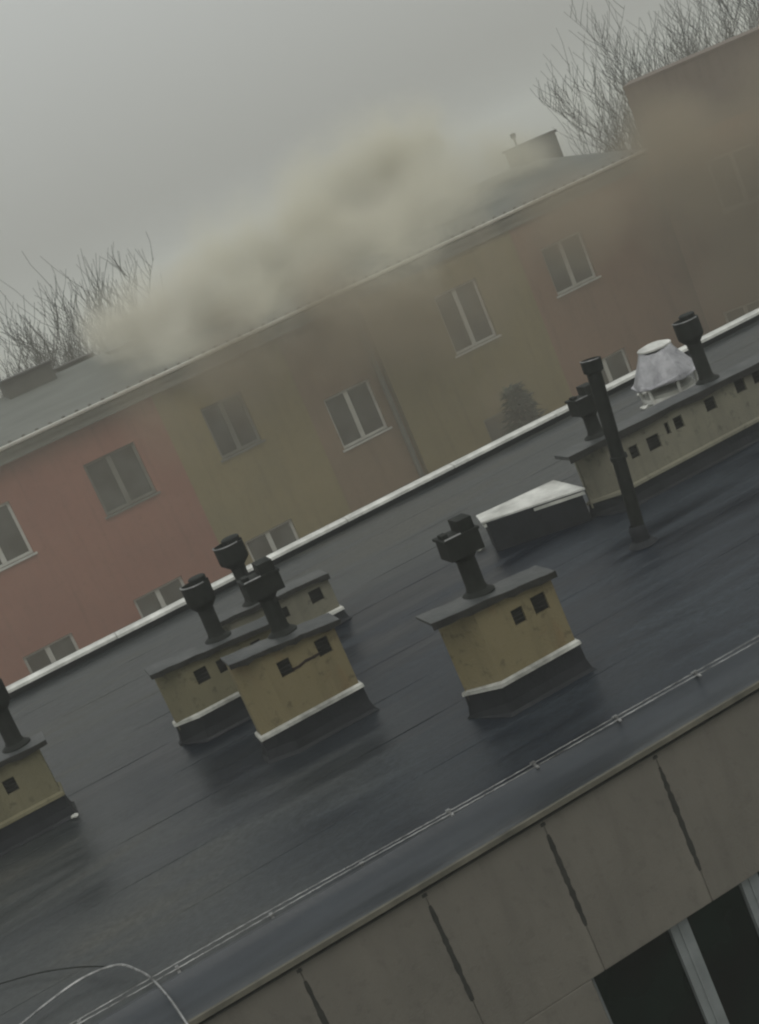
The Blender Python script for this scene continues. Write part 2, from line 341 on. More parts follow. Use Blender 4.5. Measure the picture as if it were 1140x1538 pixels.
# roof deck and bitumen sheets
roof = npart('roof', one_box(X0, X1, 9.50, YB - 0.22, 14.60, RZ - 0.012), M['upstand'])
strip_me = []
def strip_mesh(k):
    b = bmesh.new(); nx, ny, Ln, W = 26, 4, 8.6, 1.09; r2 = random.Random(k)
    g = [[None] * (ny + 1) for _ in range(nx + 1)]
    for i in range(nx + 1):
        for j in range(ny + 1):
            x, y = Ln * i / nx, W * (j / ny if j != 1 else .035)
            z = 0.003 - 0.005 * j / ny + 0.0025 * math.sin(i * 0.9 + k) * math.sin(j * 1.3 + k * 2) + r2.uniform(-.0006, .0006) - (.0032 if j == 0 else 0)
            yy = y + (0.006 * math.sin(i * .7 + k) if j in (0,) else 0)
            g[i][j] = b.verts.new((x, yy, z))
    for i in range(nx):
        for j in range(ny): b.faces.new((g[i][j], g[i + 1][j], g[i + 1][j + 1], g[i][j + 1]))
    r = bmesh.ops.extrude_edge_only(b, edges=[e for e in b.edges if e.is_boundary])
    for vv in [x for x in r['geom'] if isinstance(x, bmesh.types.BMVert)]: vv.co.z = -0.010
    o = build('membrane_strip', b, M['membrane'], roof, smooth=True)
    return o
protos = [strip_mesh(k) for k in range(3)]
first = [True] * 3
cnt = 0
y = 9.53
while y < 19.95:
    x = X0 - rnd.uniform(0, 4)
    while x < X1:
        k = rnd.randrange(3)
        if first[k]: o = protos[k]; first[k] = False
        else: o = protos[k].copy(); link(o); o.parent = roof
        o.location = Vector((x, y, RZ - 0.002)) + NO
        x += 8.58
    y += 1.03
tag(near, None)
# front edge: folded lip, hollow dark sheet, cream drip
b = bmesh.new(); n = 10
prof = [(9.545, RZ - .02), (9.545, RZ + .040), (9.50, RZ + .045), (9.46, RZ + .010), (9.40, RZ - .030), (9.28, RZ - .050), (9.15, RZ - .040), (9.03, RZ - .010), (8.93, RZ + .012), (8.90, RZ + .012), (8.90, RZ - .02), (9.0, RZ - .06), (9.5, RZ - .09)]
prism(b, [(X0, p[0], p[1]) for p in prof], [(X1, p[0], p[1]) for p in prof])
npart('eave_sheet', b, M['eave_metal'], smooth=True)
npart('drip_edge', one_box(X0, X1, 8.868, 8.897, RZ - .028, RZ + .014), M['drip'])
npart('soffit', one_box(X0, X1, 8.90, 9.0, RZ - .072, RZ - .062), M['joint'])
# back parapet with coping pieces
npart('parapet', one_box(X0, X1, YB - 0.22, YB + .0, 14.5, RZ + 0.10), M['upstand'])
x = X0; cm = None; i = 0
while x < X1 - .1:
    if cm is None:
        bb = bmesh.new(); prism(bb, [(0, -0.02, 0), (0, .30, 0), (0, .30, .035), (0, .14, .06), (0, -0.02, .045)], [(1.99, -0.02, 0), (1.99, .30, 0), (1.99, .30, .035), (1.99, .14, .06), (1.99, -0.02, .045)])
        o = build('coping', bb, M['coping'], near); cm = o.data
    else: o = bpy.data.objects.new('coping', cm); link(o, near)
    o.location = Vector((x, YB - .28, RZ + 0.101 + rnd.uniform(0, .006))) + NO; o.rotation_euler = (0, 0, R(rnd.uniform(-.25, .25)))
    x += 2.0; i += 1
# twisted double cable on the front lip, on small clips, and the loose loop at the left
for nm, sgn, yo in (('roof_cable', 1, 0.055), ('roof_cable', -1, -0.01)):
    b = bmesh.new(); pts = []; x = -6.0
    while x < 16:
        yy = 9.66 - 0.036 * (x + 1) + 0.005 * math.sin(x * 1.7)
        pts.append((x, yy + yo + .001 * math.cos(x * 60) + .005 * math.sin(x * 1.3 + sgn), RZ + .050 + .001 * math.sin(x * 60) + .003 * math.sin(x * 2.1 + sgn))); x += .025
    tube(b, pts, 0.005, 5)
    tag(build(nm, b, M['wire'], smooth=True), ('upper strand of the pale bare cable along the front roof edge' if sgn > 0 else 'lower strand of the pale bare cable along the front roof edge'), 'cable', 'bare cables along the roof edge')
cf = None
for i in range(22):
    x = -2.6 + i * .8; yy = 9.66 - 0.036 * (x + 1)
    if cf is None:
        b = bmesh.new(); box(b, -.012, .012, -.05, .085, 0, .012); box(b, -.012, .012, .0, .03, .012, .04)
        cf = tag(build('cable_clip', b, M['wire']), 'small metal clip holding the bare cable on the roof edge', 'clip', 'cable clips on the roof edge'); o = cf
    else: o = cf.copy(); link(o)
    o.location = (x, yy, RZ + 0.012 + (.0 if yy > 9.57 else .03))
def smooth_pts(P, n=8):
    P = [Vector(p) for p in P]; out = []
    for i in range(len(P) - 1):
        a, b, c, d = P[max(i - 1, 0)], P[i], P[i + 1], P[min(i + 2, len(P) - 1)]
        for k in range(n):
            t = k / n
            out.append(.5 * ((2 * b) + (-a + c) * t + (2 * a - 5 * b + 4 * c - d) * t * t + (-a + 3 * b - 3 * c + d) * t ** 3))
    out.append(P[-1]); return out
b = bmesh.new(); tube(b, smooth_pts([(-2.2, 10.05, RZ + .03), (-1.55, 10.12, RZ + .035), (-1.2, 10.22, RZ + .05), (-.88, 10.25, RZ + .07), (-.6, 10.10, RZ + .09), (-.47, 9.86, RZ + .08), (-.40, 9.64, RZ + .07), (-.34, 9.3, RZ + .04), (-.30, 8.88, RZ + .03), (-.29, 8.855, RZ - .2), (-.28, 8.85, RZ - 1.6)]), 0.010, 6)
tag(build('loose_wire', b, M['wire'], smooth=True), 'pale wire looping over the roof edge at the bottom left corner', 'wire')
b = bmesh.new(); tube(b, smooth_pts([(-3.2, 11.3, RZ + .02), (-1.9, 11.15, RZ + .03), (-1.35, 10.93, RZ + .03), (-.95, 10.55, RZ + .06), (-.62, 10.12, RZ + .08)]), 0.006, 5)
tag(build('loose_wire', b, M['dark_steel'], smooth=True), 'thin dark wire crossing the roof left of the pale looped wire', 'wire')

# ------------------------------------------------------------------ chimney stacks
def flue(parent, x, y, z0, zt, r=0.090, rh=0.165, hh=0.25, lean=0.0, kind=0):
    """steel flue pipe with a wide cowl; sub-parts: cowl, rim, lid"""
    b = bmesh.new(); lathe(b, [(0, 0), (r * 1.75, 0), (r * 1.75, .015), (r * 1.15, .05), (r * 1.02, .09), (r, zt - z0 - hh - .05)], 20)
    p = build('flue_pipe', b, M['dark_steel'], parent, smooth=True); p.location = (x, y, z0); p.rotation_euler = (0, R(lean), 0)
    h0 = zt - z0 - hh
    b = bmesh.new()
    if kind == 0:      # cone under a drum
        lathe(b, [(r + .003, h0 - .11), (r + .004, h0 - .06), (rh * .97, h0 + .02), (rh, h0 + .05), (rh, h0 + hh), (rh * .93, h0 + hh), (rh * .90, h0 + hh - .05), (0, h0 + hh - .06)], 24)
    else:              # boxy sheet-metal head with a stepped top and a flared throat
        lathe(b, [(r + .003, h0 - .05), (rh * .8, h0 + .0), (rh * .8, h0 + .03), (0, h0 + .03)], 8)
        e = rh * 1.04
        prism(b, [(-e, -e * .75, h0 + .01), (e, -e * .75, h0 + .01), (e, e * .75, h0 + .01), (-e, e * .75, h0 + .01)], [(-e * .96, -e * .75, h0 + hh - .06), (e, -e * .75, h0 + hh - .06), (e, e * .75, h0 + hh - .06), (-e * .96, e * .75, h0 + hh - .06)])
        box(b, -e - .012, e + .012, -e * .75 - .012, e * .75 + .012, h0 + hh - .059, h0 + hh - .035)
        box(b, e * .05, e * .92, -e * .6, e * .6, h0 + hh - .034, h0 + hh + .075)
        box(b, -e * .9, -e * .55, -e * .3, e * .3, h0 + hh - .034, h0 + hh + .0)
    build('cowl', b, M['dark_steel'], p, smooth=True)
    if kind == 1:
        b = bmesh.new(); tube(b, [(-rh * 1.0, -rh * .80, h0 + hh - .03), (rh * .0, -rh * .81, h0 + hh - .028)], .010, 5); build('rim', b, M['steel_rim'], p, smooth=True)
        return p
    b = bmesh.new(); rr_ = rh * (.98 if kind == 0 else 1.02)
    pts = [(rr_ * math.cos(t), rr_ * math.sin(t), h0 + hh + .006) for t in [R(150 + q * 10) for q in range(0, 16)]]
    tube(b, pts, .009, 6); build('rim', b, M['steel_rim'], p, smooth=True)  # arc on one side only, a painted crescent of light
    b = bmesh.new()
    lathe(b, [(0, .0), (rh * .60, 0), (rh * .62, .05), (rh * .55, .06), (0, .065)], 18, (rh * .30, .01, h0 + hh + .0))
    for t in (0, 120, 240): tube(b, [(rh * .22 + rh * .5 * math.cos(R(t)), -.01 + rh * .5 * math.sin(R(t)), h0 + hh - .06), (rh * .22 + rh * .5 * math.cos(R(t)), -.01 + rh * .5 * math.sin(R(t)), h0 + hh + .025)], .009, 5)
    build('lid', b, M['dark_steel'], p, smooth=True)
    return p

def chimney(label, left, corner, right, depth, zl, zt0, zt1, cap0, cap1, vents, flues, mat, zbase=RZ, cap_t=.03, leftbody=True, skirt=.045, kink=.05, white=True):
    """left: (x, y) end of the chamfered corner; corner, right: ends of the front face (same y is used); zl: flashing level"""
    yf = (corner[1] + right[1]) / 2; xc, xr = corner[0], right[0]
    ox, oy = (xc + xr) / 2, yf + depth / 2
    t = tag(empty('chimney', (ox, oy, zbase)), label, 'chimney', 'chimney stacks on the wet near roof')
    O = Vector((-ox, -oy, -zbase))
    def part(name, bm, mt, parent=t, **k):
        bmesh.ops.translate(bm, verts=bm.verts, vec=O); return build(name, bm, mt, parent, **k)
    lx, ly = left; ly = max(ly, yf + .05)
    plan = [(lx, ly), (xc, yf), (xr, yf), (xr, yf + depth), (lx, yf + depth)]
    # dark flared upstand
    b = bmesh.new(); cx, cy = ox, oy
    def grow(p, g, z):
        dx = (g if p[0] > cx else -g); dy = (g if p[1] > cy else -g); return (p[0] + dx, p[1] + dy, z)
    lv = [(skirt * 1.5, zbase + .002), (skirt * .9, zbase + .03), (.022, zbase + .12), (.018, zl - .01)]
    ring = [[b.verts.new(grow(p, g, z if i < 3 else z - (kink if k in (0, 4) else 0))) for k, p in enumerate(plan)] for i, (g, z) in enumerate(lv)]
    for a, c in zip(ring, ring[1:]):
        for i in range(5): b.faces.new((a[i], a[(i + 1) % 5], c[(i + 1) % 5], c[i]))
    b.faces.new(ring[0][::-1]); b.faces.new(ring[-1])
    part('upstand', b, M['upstand'])
    # pale flashing collar
    b = bmesh.new(); zz = [zl - kink, zl, zl + .0, zl, zl - kink]
    outer0 = [b.verts.new(grow(p, .034, z - .022)) for p, z in zip(plan, zz)]; outer1 = [b.verts.new(grow(p, .030, z + .012)) for p, z in zip(plan, zz)]; inner = [b.verts.new(grow(p, .004, z + .030)) for p, z in zip(plan, zz)]; low = [b.verts.new(grow(p, .010, z - .022)) for p, z in zip(plan, zz)]
    for i in range(5):
        j = (i + 1) % 5
        b.faces.new((outer0[i], outer0[j], outer1[j], outer1[i])); b.faces.new((outer1[i], outer1[j], inner[j], inner[i])); b.faces.new((low[i], low[j], outer0[j], outer0[i]))
    part('flashing', b, M['collar'] if white else mat)
    # body with real vent holes in its front
    b = bmesh.new()
    zb = zl - .12; zt = (zt0 + zt1) / 2
    holes = [(vx - vw / 2, vx + vw / 2, vz - vh / 2, vz + vh / 2) for vx, vz, vw, vh in vents]
    holed_wall(b, xc, xr, zb, zt, holes, yf, .14)
    for (p, q) in ((plan[0], plan[1]), (plan[2], plan[3]), (plan[3], plan[4]), (plan[4], plan[0])):
        b.faces.new([b.verts.new(c) for c in ((p[0], p[1], zb), (q[0], q[1], zb), (q[0], q[1], zt), (p[0], p[1], zt))])
    b.faces.new([b.verts.new((p[0], p[1], zt)) for p in plan])
    bmesh.ops.remove_doubles(b, verts=b.verts, dist=.0005)
    for vv in b.verts:
        if abs(vv.co.z - zt) < 1e-4: vv.co.z = zt0 + (zt1 - zt0) * (vv.co.x - cap0) / (cap1 - cap0)
    part('body', b, mat)
    for i, h in enumerate(holes):
        a0, a1, c0, c1 = h
        b = bmesh.new(); box(b, a0 + .001, a1 - .001, yf + .035, yf + .045, c0 + .001, c1 - .001)
        for q in (1, 2, 3):
            zq = c0 + (c1 - c0) * q / 4; box(b, a0 + .004, a1 - .004, yf + .018, yf + .034, zq - .006, zq + .003)
        part('vent', b, M['hole'])
    # capping slab, uneven front edge, overhanging
    b = bmesh.new(); nseg = 14; rr = random.Random(int(ox * 100)); top = []; bot = []
    fr = []; bk = []
    for i in range(nseg + 1):
        s = i / nseg; x = cap0 + (cap1 - cap0) * s; z = zt0 + (zt1 - zt0) * s
        jf = rr.uniform(-.012, .012) if 0 < i < nseg else 0; jz = rr.uniform(-.005, .005)
        fr.append((x, yf - .045 + jf, z + jz)); bk.append((x, yf + depth + .02 + rr.uniform(-.01, .01), z + jz))
    for i in range(nseg):
        a, c = fr[i], fr[i + 1]; d, f = bk[i + 1], bk[i]
        base = [Vector(p) for p in (a, c, d, f)]
        prism(b, [p + Vector((0, 0, .003)) for p in base], [p + Vector((0, 0, cap_t)) for p in base])
    part('cap', b, M['captop'])
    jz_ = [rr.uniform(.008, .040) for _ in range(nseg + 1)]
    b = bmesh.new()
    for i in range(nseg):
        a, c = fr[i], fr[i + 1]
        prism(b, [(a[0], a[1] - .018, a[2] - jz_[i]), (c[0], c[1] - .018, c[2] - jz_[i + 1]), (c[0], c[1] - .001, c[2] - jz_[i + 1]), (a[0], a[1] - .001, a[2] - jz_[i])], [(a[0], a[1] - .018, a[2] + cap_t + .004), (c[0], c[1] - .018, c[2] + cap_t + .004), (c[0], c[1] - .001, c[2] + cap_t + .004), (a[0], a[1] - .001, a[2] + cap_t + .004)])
    part('cap_edge', b, M['capstone'])  # strip along the cap front; its near-black colour also holds the soffit shadow
    for (fx, fy, ftz, kw) in flues:
        zf = zt0 + (zt1 - zt0) * (fx - cap0) / (cap1 - cap0) + cap_t - .005
        p = flue(t, fx - ox, fy - oy, zf - zbase, ftz - zbase, **kw)
    return t, part
_ = chimney('pale ochre chimney just behind and left of the chimney with the cracked front', (.88, 14.33), (1.14, 14.12), (2.30, 14.12), .32, 15.30, 15.93, 15.83, .83, 2.32,
            [(1.34, 15.68, .15, .17), (1.60, 15.67, .14, .16), (2.02, 15.69, .12, .13)], [(1.70, 14.38, 16.58, dict(lean=1.5))], M['ochre_pale'], cap_t=.03)
chB, pB = chimney('ochre chimney with a dark crack joining its two square vents', (1.47, 12.63), (1.76, 12.49), (2.56, 12.49), .32, 15.30, 16.10, 16.00, 1.45, 2.64,
            [(1.95, 15.83, .135, .17), (2.385, 15.84, .145, .18)], [(2.12, 12.80, 16.76, dict(kind=1, rh=.18, lean=1))], M['ochre'])
b = bmesh.new(); rr = random.Random(3); P = [(2.01, 15.78), (2.08, 15.78), (2.16, 15.80), (2.24, 15.795), (2.32, 15.80)]
for a, c in zip(P, P[1:]):
    prism(b, [(a[0], 12.484, a[1] - .018), (c[0], 12.484, c[1] - .014), (c[0], 12.495, c[1] - .014), (a[0], 12.495, a[1] - .018)], [(a[0], 12.484, a[1] + .012), (c[0], 12.484, c[1] + .01), (c[0], 12.495, c[1] + .01), (a[0], 12.495, a[1] + .012)])
pB('crack', b, M['rust'])
_ = chimney('low grey chimney standing farthest back in the left cluster, almost hidden by two black cowls', (1.90, 15.95), (2.05, 15.7), (3.40, 15.7), .32, 15.16, 15.70, 15.62, 1.80, 3.42,
            [(2.30, 15.44, .13, .13), (2.72, 15.44, .13, .14), (3.18, 15.45, .17, .17)], [(2.47, 15.9, 16.50, dict(kind=0, rh=.19, r=.09))], M['cream'])
_ = chimney('broad ochre chimney standing alone nearest the cable, two vents and one cowl', (3.14, 11.06), (3.40, 10.73), (4.20, 10.73), .32, 15.30, 16.10, 15.99, 2.99, 4.25,
            [(3.785, 15.79, .12, .155), (4.02, 15.80, .15, .175)], [(3.60, 10.98, 16.72, dict(kind=1, lean=1.5))], M['ochre'])
_ = chimney('long grey-cream chimney row with seven vents and two black flue pipes', (6.58, 14.62), (6.87, 14.27), (11.6, 14.27), .32, 15.24, 15.89, 15.83, 6.36, 11.75,
            [(7.22, 15.61, .12, .16), (7.51, 15.60, .18, .18), (7.75, 15.68, .06, .15), (7.92, 15.68, .13, .16), (8.42, 15.70, .155, .165), (8.90, 15.74, .15, .18), (9.17, 15.74, .13, .17), (9.9, 15.74, .14, .17), (10.7, 15.74, .14, .17)],
            [(6.96, 14.55, 16.50, dict(kind=1, lean=1)), (8.66, 14.55, 16.74, dict(kind=0, r=.088, lean=-1))], M['cream'], white=False, cap_t=.05)
_ = chimney('pale ochre chimney cut off by the left edge of the photo', (-2.3, 14.1), (-2.2, 14.02), (-.53, 14.02), .32, 15.28, 15.90, 15.86, -2.5, -.42,
            [(-.94, 15.61, .13, .16), (-1.20, 15.61, .13, .16), (-1.9, 15.61, .13, .16)], [(-.72, 14.28, 16.62, dict(kind=0, lean=1))], M['ochre_pale'], white=False)

# tall thin vent pole in front of the long chimney row
pr = tag(empty('vent_pipe', (6.25, 12.95, RZ)), 'tall thin leaning dark vent pipe standing in front of the long chimney row', 'pipe')
b = bmesh.new(); tube(b, [(0, 0, .0), (.10, 0, 1.1), (.185, .0, 2.04)], [.075, .078, .082], 16); build('pole', b, M['dark_steel'], pr, smooth=True)
b = bmesh.new(); lathe(b, [(.17, .003), (.15, .02), (.105, .06), (.098, .20), (.082, .23), (.076, .24)], 18); build('base_collar', b, M['upstand'], pr, smooth=True)
b = bmesh.new(); lathe(b, [(0, 0), (.085, 0), (.112, .02), (.118, .15), (.105, .155), (.10, .12), (0, .11)], 18); o = build('top_cap', b, M['dark_steel'], pr, (.185, 0, 2.0), smooth=True); o.rotation_euler = (0, R(5), 0)
b = bmesh.new(); tube(b, [(.116 * math.cos(R(a)), .116 * math.sin(R(a)), .155) for a in range(150, 300, 10)], .008, 5); build('rim', b, M['steel_rim'], o, smooth=True)
b = bmesh.new(); lathe(b, [(.082, 0), (.098, .005), (.098, .05), (.082, .055)], 16); build('clamp', b, M['dark_steel'], pr, (.098, 0, 1.0), smooth=True)

# low hatch with a pale sheet lid, left of the long chimney row
hr = tag(empty('roof_hatch', (6.1, 15.1, RZ)), 'low dark roof hatch under a pale slanting sheet lid beside the long chimney row', 'hatch')
HO = Vector((-6.1, -15.1, 0))
pl = [(5.44, 15.23), (6.50, 14.56), (6.56, 15.42), (5.55, 15.62)]
b = bmesh.new(); prism(b, [(*p, .0) for p in pl], [(*p, .33) for p in pl]); bmesh.ops.translate(b, verts=b.verts, vec=HO); build('curb', b, M['upstand'], hr)
def gp(g, z): return [(p[0] + (g if p[0] > 6 else -g), p[1] + (g if p[1] > 15.1 else -g), z) for p in pl]
b = bmesh.new(); prism(b, gp(.03, .345), gp(.03, .385)); bmesh.ops.translate(b, verts=b.verts, vec=HO); build('lid_lip', b, M['flashing'], hr)
b = bmesh.new(); prism(b, gp(.045, .40), gp(.045, .43)); bmesh.ops.translate(b, verts=b.verts, vec=HO); build('lid', b, M['coping'], hr, bevel=.006)
b = bmesh.new(); prism(b, gp(.0, .33), gp(.0, .40)); bmesh.ops.translate(b, verts=b.verts, vec=HO); build('lid_core', b, M['upstand'], hr)

# big pale ventilator hood behind the long chimney row
vr = tag(empty('roof_ventilator', (8.70, 15.6, RZ)), 'pale conical ventilator hood behind the long chimney row', 'ventilator')
b = bmesh.new(); lathe(b, [(0, .001), (.40, .001), (.38, .10), (.34, .12), (.34, .80), (.28, .83), (0, .83)], 20); build('base_drum', b, M['flashing'], vr, smooth=True)
b = bmesh.new(); lathe(b, [(.46, .93), (.47, .95), (.44, .985), (.25, 1.33), (.215, 1.36)], 12); lathe(b, [(.44, .93), (.42, .96), (.23, 1.31), (0, 1.33)], 12); [setattr(v, 'co', v.co * (1 + rnd.uniform(-.025, .025))) for v in b.verts]; ho = build('hood', b, M['hood'], vr); ho.modifiers.new('bevel', 'BEVEL').width = .008
b = bmesh.new(); lathe(b, [(.20, 1.355), (.235, 1.37), (.235, 1.39), (.14, 1.42), (0, 1.43)], 12); build('hood_cap', b, M['coping'], vr, smooth=True)
for k in range(6):
    a = R(60 * k + 20); b = bmesh.new(); tube(b, [(.37 * math.cos(a), .37 * math.sin(a), .66), (.40 * math.cos(a), .40 * math.sin(a), .95)], .022, 6); build('leg', b, M['coping'], vr)
b = bmesh.new(); lathe(b, [(.345, .70), (.375, .71), (.375, .75), (.345, .76)], 20); build('band', b, M['coping'], vr, smooth=True)

# small pale scraps lying on the roof
dm = None
for i, (x, y, s, lab) in enumerate([(10.1, 18.98, .10, 'small pale scrap on the roof beyond the long chimney row, the farther one'), (9.58, 18.1, .11, 'small pale scrap on the roof beyond the long chimney row, the nearer one'), (-.51, 13.9, .06, 'tiny pale scrap on the dark roof beside the leftmost chimney'), (5.36, 15.6, .09, 'small pale scrap on the roof at the tip of the hatch')]):
    if dm is None:
        b = bmesh.new(); bmesh.ops.create_icosphere(b, subdivisions=2, radius=1)
        for vv in b.verts: vv.co = vv.co * rnd.uniform(.7, 1.1); vv.co.z *= .35
        o = build('scrap', b, M['flashing']); dm = o.data
    else: o = bpy.data.objects.new('scrap', dm); link(o)
    o.location = (x, y, RZ + .012 + s * .3); o.scale = (s, s * .7, s); o.rotation_euler = (0, 0, i * 1.1)
    tag(o, lab, 'scrap', 'pale scraps on the roof')

# ------------------------------------------------------------------ far building (local x along its facade, local y away from us)
FO = Vector((10.77, 31.0, 0)); FR = R(4.5)
far = tag(empty('apartment_building', FO, FR), 'long pink and ochre apartment block half lost in smoke beyond the roof', 'building')
GZ = 17.66
def window_unit(parent, u0, u1, z0, z1, y=0.0, mull=.5, dark=False):
    FM = M['cornice'] if dark else M['frame_white']
    t = .065; f = bmesh.new(); ya, yb = y + .10, y + .16
    box(f, u0, u0 + t, ya, yb, z0, z1); box(f, u1 - t, u1, ya, yb, z0, z1); box(f, u0 + t, u1 - t, ya, yb, z0, z0 + t); box(f, u0 + t, u1 - t, ya, yb, z1 - t, z1)
    fo = build('window', f, FM, parent)
    um = u0 + (u1 - u0) * mull
    b = bmesh.new(); box(b, um - .055, um + .055, ya - .02, yb - .01, z0 + t, z1 - t); build('mullion', b, FM, fo)
    for a, c in ((u0 + t, um - .055), (um + .055, u1 - t)):
        b = one_box(a + .001, c - .001, ya + .02, ya + .03, z0 + t, z1 - t); build('pane', b, M['glass_far'], fo)
    b = one_box(u0 - .06, u1 + .06, y - .05, ya - .002, z0 - .045, z0 + .0); build('sill', b, FM, fo)
    return fo
TOPW = [(-14.2, -12.9), (-11.35, -10.1), (-8.30, -7.02), (-5.30, -4.22), (1.22, 2.50), (4.52, 5.84)]
LOWW = [(-14.4, -13.1), (-11.35, -10.15), (-8.60, -7.35), (-5.65, -4.36), (1.22, 2.75), (4.52, 5.84)]
bays = [(-17.0, -6.22, 'pink', 0.0), (-6.22, -2.90, 'farochre', 0.0), (-2.90, -.70, 'clay', 0.0), (-.70, 3.85, 'farochre', -.22), (3.85, 8.66, 'terracotta', -.22)]
for (a, b_, mt, yo) in bays:
    holes = []
    for (p, q) in TOPW:
        if p > a and q < b_: holes.append((p, q, 15.08 if p == 1.22 else 15.30, 16.64 if p == 1.22 else 16.58))
    for (p, q) in LOWW:
        if p > a and q < b_:
            for zz in (11.85, 8.6, 5.4, 2.2): holes.append((p, q, zz, zz + 1.45))
    if a == -2.90:
        for zz in (14.2, 10.9, 7.6, 4.3): holes.append((-2.42, -1.12, zz, zz + 1.32))
    b = bmesh.new(); holed_wall(b, a, b_, 0, GZ - .12, holes, yo, .22)
    for x in (a, b_): b.faces.new([b.verts.new(p) for p in ((x, yo, 0), (x, yo + .3, 0), (x, yo + .3, GZ - .12), (x, yo, GZ - .12))])
    build('facade_bay', b, M[mt], far)
    for h in holes: window_unit(far, *h, y=yo, mull=.48, dark=(h[0] in (-8.30, -5.30) or (h[0] == 1.22 and h[2] < 13)))
b = bmesh.new()   # dark rooms behind the panes, ends and back
box(b, -17, 8.66, .31, 11, 0.0, GZ - .14); build('carcass', b, M['fardark'], far)
# downpipe at the step in the facade
b = bmesh.new(); tube(b, [(-.86, -.12, 0), (-.86, -.12, 17.1), (-.86, -.25, 17.5)], .065, 10); build('downpipe', b, M['cornice'], far, smooth=True)
# cornice, gutter, brackets
b = bmesh.new(); box(b, -17, 8.66, -.36, .25, GZ - .12, GZ - .02); box(b, -17, 8.66, -.30, .0, GZ - .30, GZ - .121)
build('cornice', b, M['cornice'], far)
b = bmesh.new(); seg = 8
ring = [(-.40 + .075 * math.cos(R(180 + 180 * k / seg)), GZ + .05 + .085 * math.sin(R(180 + 180 * k / seg))) for k in range(seg + 1)]
ring2 = [(-.40 + .062 * math.cos(R(180 + 180 * k / seg)), GZ + .05 + .072 * math.sin(R(180 + 180 * k / seg))) for k in range(seg, -1, -1)]
pf = ring + ring2
prism(b, [(-17.1, p[0], p[1]) for p in pf], [(8.62, p[0], p[1] + .08) for p in pf]); build('gutter', b, M['gutter'], far, smooth=True)
bmk = None
for k in range(79):
    u = -16.9 + k * .32
    if bmk is None:
        b = bmesh.new(); box(b, -.035, .035, -.04, .02, .0, .045); bmk = build('roof_bracket', b, M['fardark'], far); o = bmk
    else: o = bmk.copy(); link(o); o.parent = far
    o.location = (u, -.26, GZ + .045 + .08 * (k / 78))
b = bmesh.new(); box(b, -17.1, 8.62, -.31, -.27, GZ + .0, GZ + .07); build('eave_board', b, M['fardark'], far)
# low-pitched roof
b = bmesh.new(); prism(b, [(-17.2, -.30, GZ + .03), (-17.2, 5.5, GZ + .78), (-17.2, 11.2, GZ + .03), (-17.2, 11.2, GZ - .1), (-17.2, -.30, GZ - .01)], [(8.64, -.30, GZ + .10), (8.64, 5.5, GZ + .86), (8.64, 11.2, GZ + .1), (8.64, 11.2, GZ - .02), (8.64, -.30, GZ + .01)])
rf = build('roof', b, M['farroof'], far)
def farchim(u0, u1, y0, y1, z0, z1, lab):
    t = tag(empty('chimney', FO + Vector((math.cos(FR) * (u0 + u1) / 2 - math.sin(FR) * (y0 + y1) / 2, math.sin(FR) * (u0 + u1) / 2 + math.cos(FR) * (y0 + y1) / 2, z0)), FR), lab, 'chimney', 'chimneys on the far roof')
    h = z1 - z0; a, c = (u1 - u0) / 2, (y1 - y0) / 2
    build('body', one_box(-a, a, -c, c, 0, h - .08), M['fardark'], t)
    build('cap', one_box(-a - .05, a + .05, -c - .05, c + .05, h - .079, h), M['capstone'], t)
    return t, h
farchim(-8.45, -7.15, 4.7, 5.6, 18.1, 18.86, 'dark low chimney on the far roof at the left')
farchim(-6.9, -5.9, 5.6, 6.3, 18.0, 18.58, 'lower grey chimney on the far roof among the left bare trees')
t, h = farchim(-5.6, -4.7, 4.6, 5.3, 18.1, 18.46, 'small dark stump of chimney at the foot of the smoke plume')
t, h = farchim(8.42 - .0 - 0.25, 9.5, 5.0, 5.9, 18.1, 19.06, 'grey far chimney with a thin mast, right of the smoke plume')
b = bmesh.new(); tube(b, [(-.45, 0, h), (-.45, 0, h + .34)], .03, 6); box(b, -.53, -.37, -.03, .03, h + .24, h + .38); build('mast', b, M['fardark'], t)

# ------------------------------------------------------------------ taller block at the right
tall = tag(empty('apartment_building', (19.28 - 8.27 * math.cos(R(33)), 31.42 + 8.27 * math.sin(R(33)), 0), R(-33)), 'taller brownish block joined to the right end, mostly veiled by smoke', 'building')
TZ = 19.40; TW = [(9.6, 10.9, 15.5, 16.9), (8.75, 9.9, 11.6, 13.0), (12.2, 13.5, 15.5, 16.9), (12.2, 13.5, 11.9, 13.3)]
def tallbay(a, b_, z0, z1, mt, yo=-.20):
    hs = [h for h in TW if h[0] > a and h[1] < b_ and h[2] > z0 and h[3] < z1]
    b = bmesh.new(); holed_wall(b, a, b_, z0, z1, hs, yo, .22)
    build('facade_bay', b, M[mt], tall)
    for h in hs: window_unit(tall, *h, y=yo)
tallbay(8.27, 11.1, 0, 17.75, 'terracotta'); tallbay(11.1, 18, 0, 17.75, 'olive'); tallbay(8.27, 18, 17.75, TZ, 'taupe')
b = bmesh.new(); box(b, 8.272, 18, .031, 10.5, 0, TZ - .02)
for x in (8.27,): b.faces.new([b.verts.new(p) for p in ((x, -.2, 0), (x, .031, 0), (x, .031, TZ), (x, -.2, TZ))])
build('carcass', b, M['taupe'], tall)
build('roof', one_box(8.26, 18.1, -.215, 10.6, TZ + .001, TZ + .06), M['taupe'], tall)
build('cornice', one_box(8.25, 18.05, -.235, -.205, 17.70, 17.80), M['taupe'], tall)

